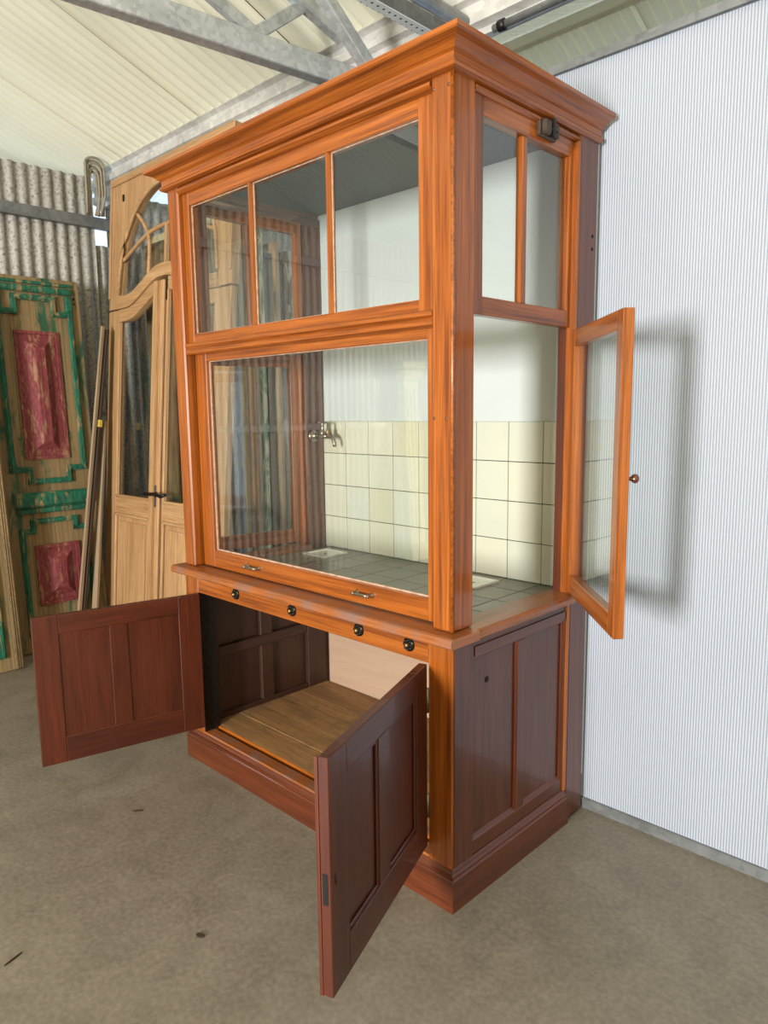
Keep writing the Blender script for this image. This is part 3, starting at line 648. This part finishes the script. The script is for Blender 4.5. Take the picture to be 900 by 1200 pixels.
# ------------------------------------------------------------------ cable coil on the wall rail
cc = MB()
for k in range(6):
    pts = []; hw = .022+.008*k; top = 3.02+.016*k
    for i in range(15):
        a = math.pi*i/14; pts.append((-3.628+.004*k+.012*(k % 2), .752-hw*math.cos(a), top-.03+.05*math.sin(a)))
    pts = [(pts[0][0], pts[0][1]-.004, 2.762), (pts[0][0], pts[0][1], 2.9)]+pts+[(pts[0][0], pts[-1][1]+.002, 2.9), (pts[0][0]+.006, pts[-1][1]-.02*(k % 3), 2.762)]
    cc.tube(pts, .0085, 7)
cc = cc.done('cable_coil', 'cable'); cc['label'] = 'coil of grey beige cable hung at the corner of the corrugated wall'; cc['category'] = 'cable'
# ------------------------------------------------------------------ row of stored doors seen through the cupboard's side glass
SD = [('stripped tan pine', 'oldwood', .050, 2.55), ('cream flaking', 'cream_paint', .034, 2.62), ('blue grey painted', 'bluegrey', .056, 2.45), ('pale yellow', 'yellowwood', .060, 2.60), ('raw pine', 'raw_pine', .034, 2.66), ('pale grey', 'greywood', .036, 2.5),
      ('green flaking', 'green_pale', .056, 2.58), ('dark brown', 'darkwood', .050, 2.45), ('light oak', 'oak', .034, 2.52), ('brown stained', 'inner_dark', .044, 2.4), ('white flaking', 'white_flaky', .040, 2.48), ('charcoal', 'ceil_dark', .06, 2.3), ('weathered tan', 'oldwood', .045, 2.4)]
MT['bluegrey'] = flaky('blue_grey_paint', srgb(110, 122, 138), srgb(140, 126, 108), .6, 8)
MT['yellowwood'] = wood('pale_yellow_wood', srgb(176, 156, 98), srgb(206, 188, 130), srgb(218, 204, 152), .7, 0)
MT['green_pale'] = flaky('pale_green_flaking', srgb(110, 150, 112), srgb(214, 206, 176), .5, 10)
MT['white_flaky'] = flaky('white_flaking', srgb(206, 202, 190), srgb(110, 84, 58), .5, 10)
y = .93
for i, (nm, mat, th, h) in enumerate(SD):
    T = MB().box(-.82, 0, 0, th, .004, h, 'z', .003).done('stored_door', mat, None, (-2.55+random.uniform(-.03, .03), y, 0))
    T['label'] = f'{nm} edge of an old door in the row seen through side glass'; T['category'] = 'door'; T['kind'] = 'thing'; T['group'] = 'old doors stored in a row behind the cupboard'
    y += th+random.uniform(.006, .014)
# ------------------------------------------------------------------ steelwork under the roof
R = thing('roof_truss', 'galvanised box-section roof truss above the left half of the cupboard', 'truss', (-1.30, .85, 2.85), (0, 0, math.atan2(-.118, 1.0)*0))
dx = .118
def member(p0, p1, w_, h_, name, mat, parent):
    p0, p1 = Vector(p0), Vector(p1); d = p1-p0
    o = MB().box(-w_/2, w_/2, -h_/2, h_/2, 0, d.length, 'z', .004).done(name, mat, parent)
    o.location = p0; o.rotation_mode = 'QUATERNION'
    zz = d.normalized(); xx = Vector((1, 0, 0)); xx = (xx-zz*xx.dot(zz)).normalized(); yy_ = zz.cross(xx)
    o.rotation_quaternion = Matrix((xx, yy_, zz)).transposed().to_quaternion(); return o
ch = lambda y_: -1.265-.06/2+dx*(y_-.34)-.0  # centre x of the chord
def loc(x, y_, z): return (x+1.30, y_-.85, z-2.85)
member(loc(ch(.86), .86, 2.897), loc(ch(-5.6), -5.6, 2.897), .062, .094, 'bottom_chord', 'galv', R)
member(loc(ch(.36), .37, 2.94), loc(ch(.36)-.05, -.9, 3.44), .034, .05, 'web', 'galv', R)
member(loc(ch(.36), .34, 2.93), loc(ch(.36), .66, 3.175), .034, .05, 'web', 'galv', R)
member(loc(ch(-1.6), -1.6, 2.94), loc(ch(-1.6)-.02, -.6, 3.58), .034, .05, 'web', 'galv', R)
member(loc(ch(-1.6), -1.6, 2.94), loc(ch(-1.6), -2.9, 4.4), .034, .05, 'web', 'galv', R)
member(loc(ch(.7), .80, 3.07), loc(ch(-2.9), -2.9, 4.53), .05, .07, 'rafter', 'galv', R)
o = member((-.92, .80, 2.65), (-.92, -.30, 3.49), .05, .05, 'steel_brace', 'galv'    , None); o['label'] = 'slanting galvanised steel brace rising from the wall top to the roof'; o['category'] = 'brace'
P_ = thing('perforated_strut', 'pale perforated steel channel running back above the cupboard top', 'strut', (-.752, .86, 2.9))
m = MB().box(-.024, .026, -3.4, 0, 0, .003, 'y', 0); m.done('perforated_web', 'perf', P_)
B('flange', 'galv_dark', P_, -.024, -.021, -3.4, 0, .003, .06, grain='y', bev=0); B('flange', 'galv_dark', P_, .023, .026, -3.4, 0, .003, .06, grain='y', bev=0)
tb = MB().tube([(-.64, .86, 2.93), (-.64, -2.6, 2.93)], .026, 14).done('steel_tube', 'pipe'); tb['label'] = 'round galvanised tube beside the perforated channel under the roof'; tb['category'] = 'pipe'
cd = thing('conduit_pipe', 'grey conduit pipe with dark coupling near the cupboard front corner', 'pipe', (-.50, .86, 2.86))
MB().tube([(0, .0, 0), (1.6, 0, .0)], .015, 12).done('pipe', 'pipe', cd); MB().lathe([(.015, 0), (.021, .004), (.021, .03), (.016, .034)], (.02, 0, 0), (1, 0, 0), 14).done('coupling', 'black_iron', cd)
# ------------------------------------------------------------------ cream pilaster further along the left wall (mirrored in the sash)
PZ = thing('carved_pilaster', 'cream painted carved pilaster by the corrugated wall, mirrored in the sash glass', 'pilaster', (-3.5, -3.55, 0), (0, -.05, 0))
m = MB(); m.box(0, .09, -.11, .11, .16, 1.75, 'z', .012)
for k in range(3): m.box(.088, .10, -.075+.055*k, -.035+.055*k, .25, 1.68, 'z', .004)
m.done('shaft', 'cream_paint', PZ)
B('pedestal', 'cream_paint', PZ, -.01, .12, -.14, .14, .003, .16, bev=.012); B('capital', 'cream_paint', PZ, -.01, .125, -.145, .145, 1.75, 1.86, bev=.02); B('capital', 'cream_paint', PZ, -.005, .14, -.16, .16, 1.86, 1.93, bev=.012)
# ------------------------------------------------------------------ bits on the floor
def chip(x, y_, l, w_, a, mat, label):
    m = MB(); n = 7
    ring = [(l*math.cos(2*math.pi*i/n)*random.uniform(.7, 1), w_*math.sin(2*math.pi*i/n)*random.uniform(.7, 1)) for i in range(n)]
    m.prism(ring, 'xy', 0, .004); o = m.done('floor_chip', mat, None, (x, y_, .0003), (0, 0, a)); o['label'] = label; o['category'] = 'debris'
chip(-.462, -.555, .016, .010, .3, 'darkwood', 'dark wood chip on the concrete before the cupboard')
chip(-1.20, -.368, .022, .005, .9, 'darkwood', 'tiny dark splinter on the floor below the open left door')
chip(-.755, -.955, .030, .003, 1.9, 'darkwood', 'thin dry twig on the concrete at lower left')
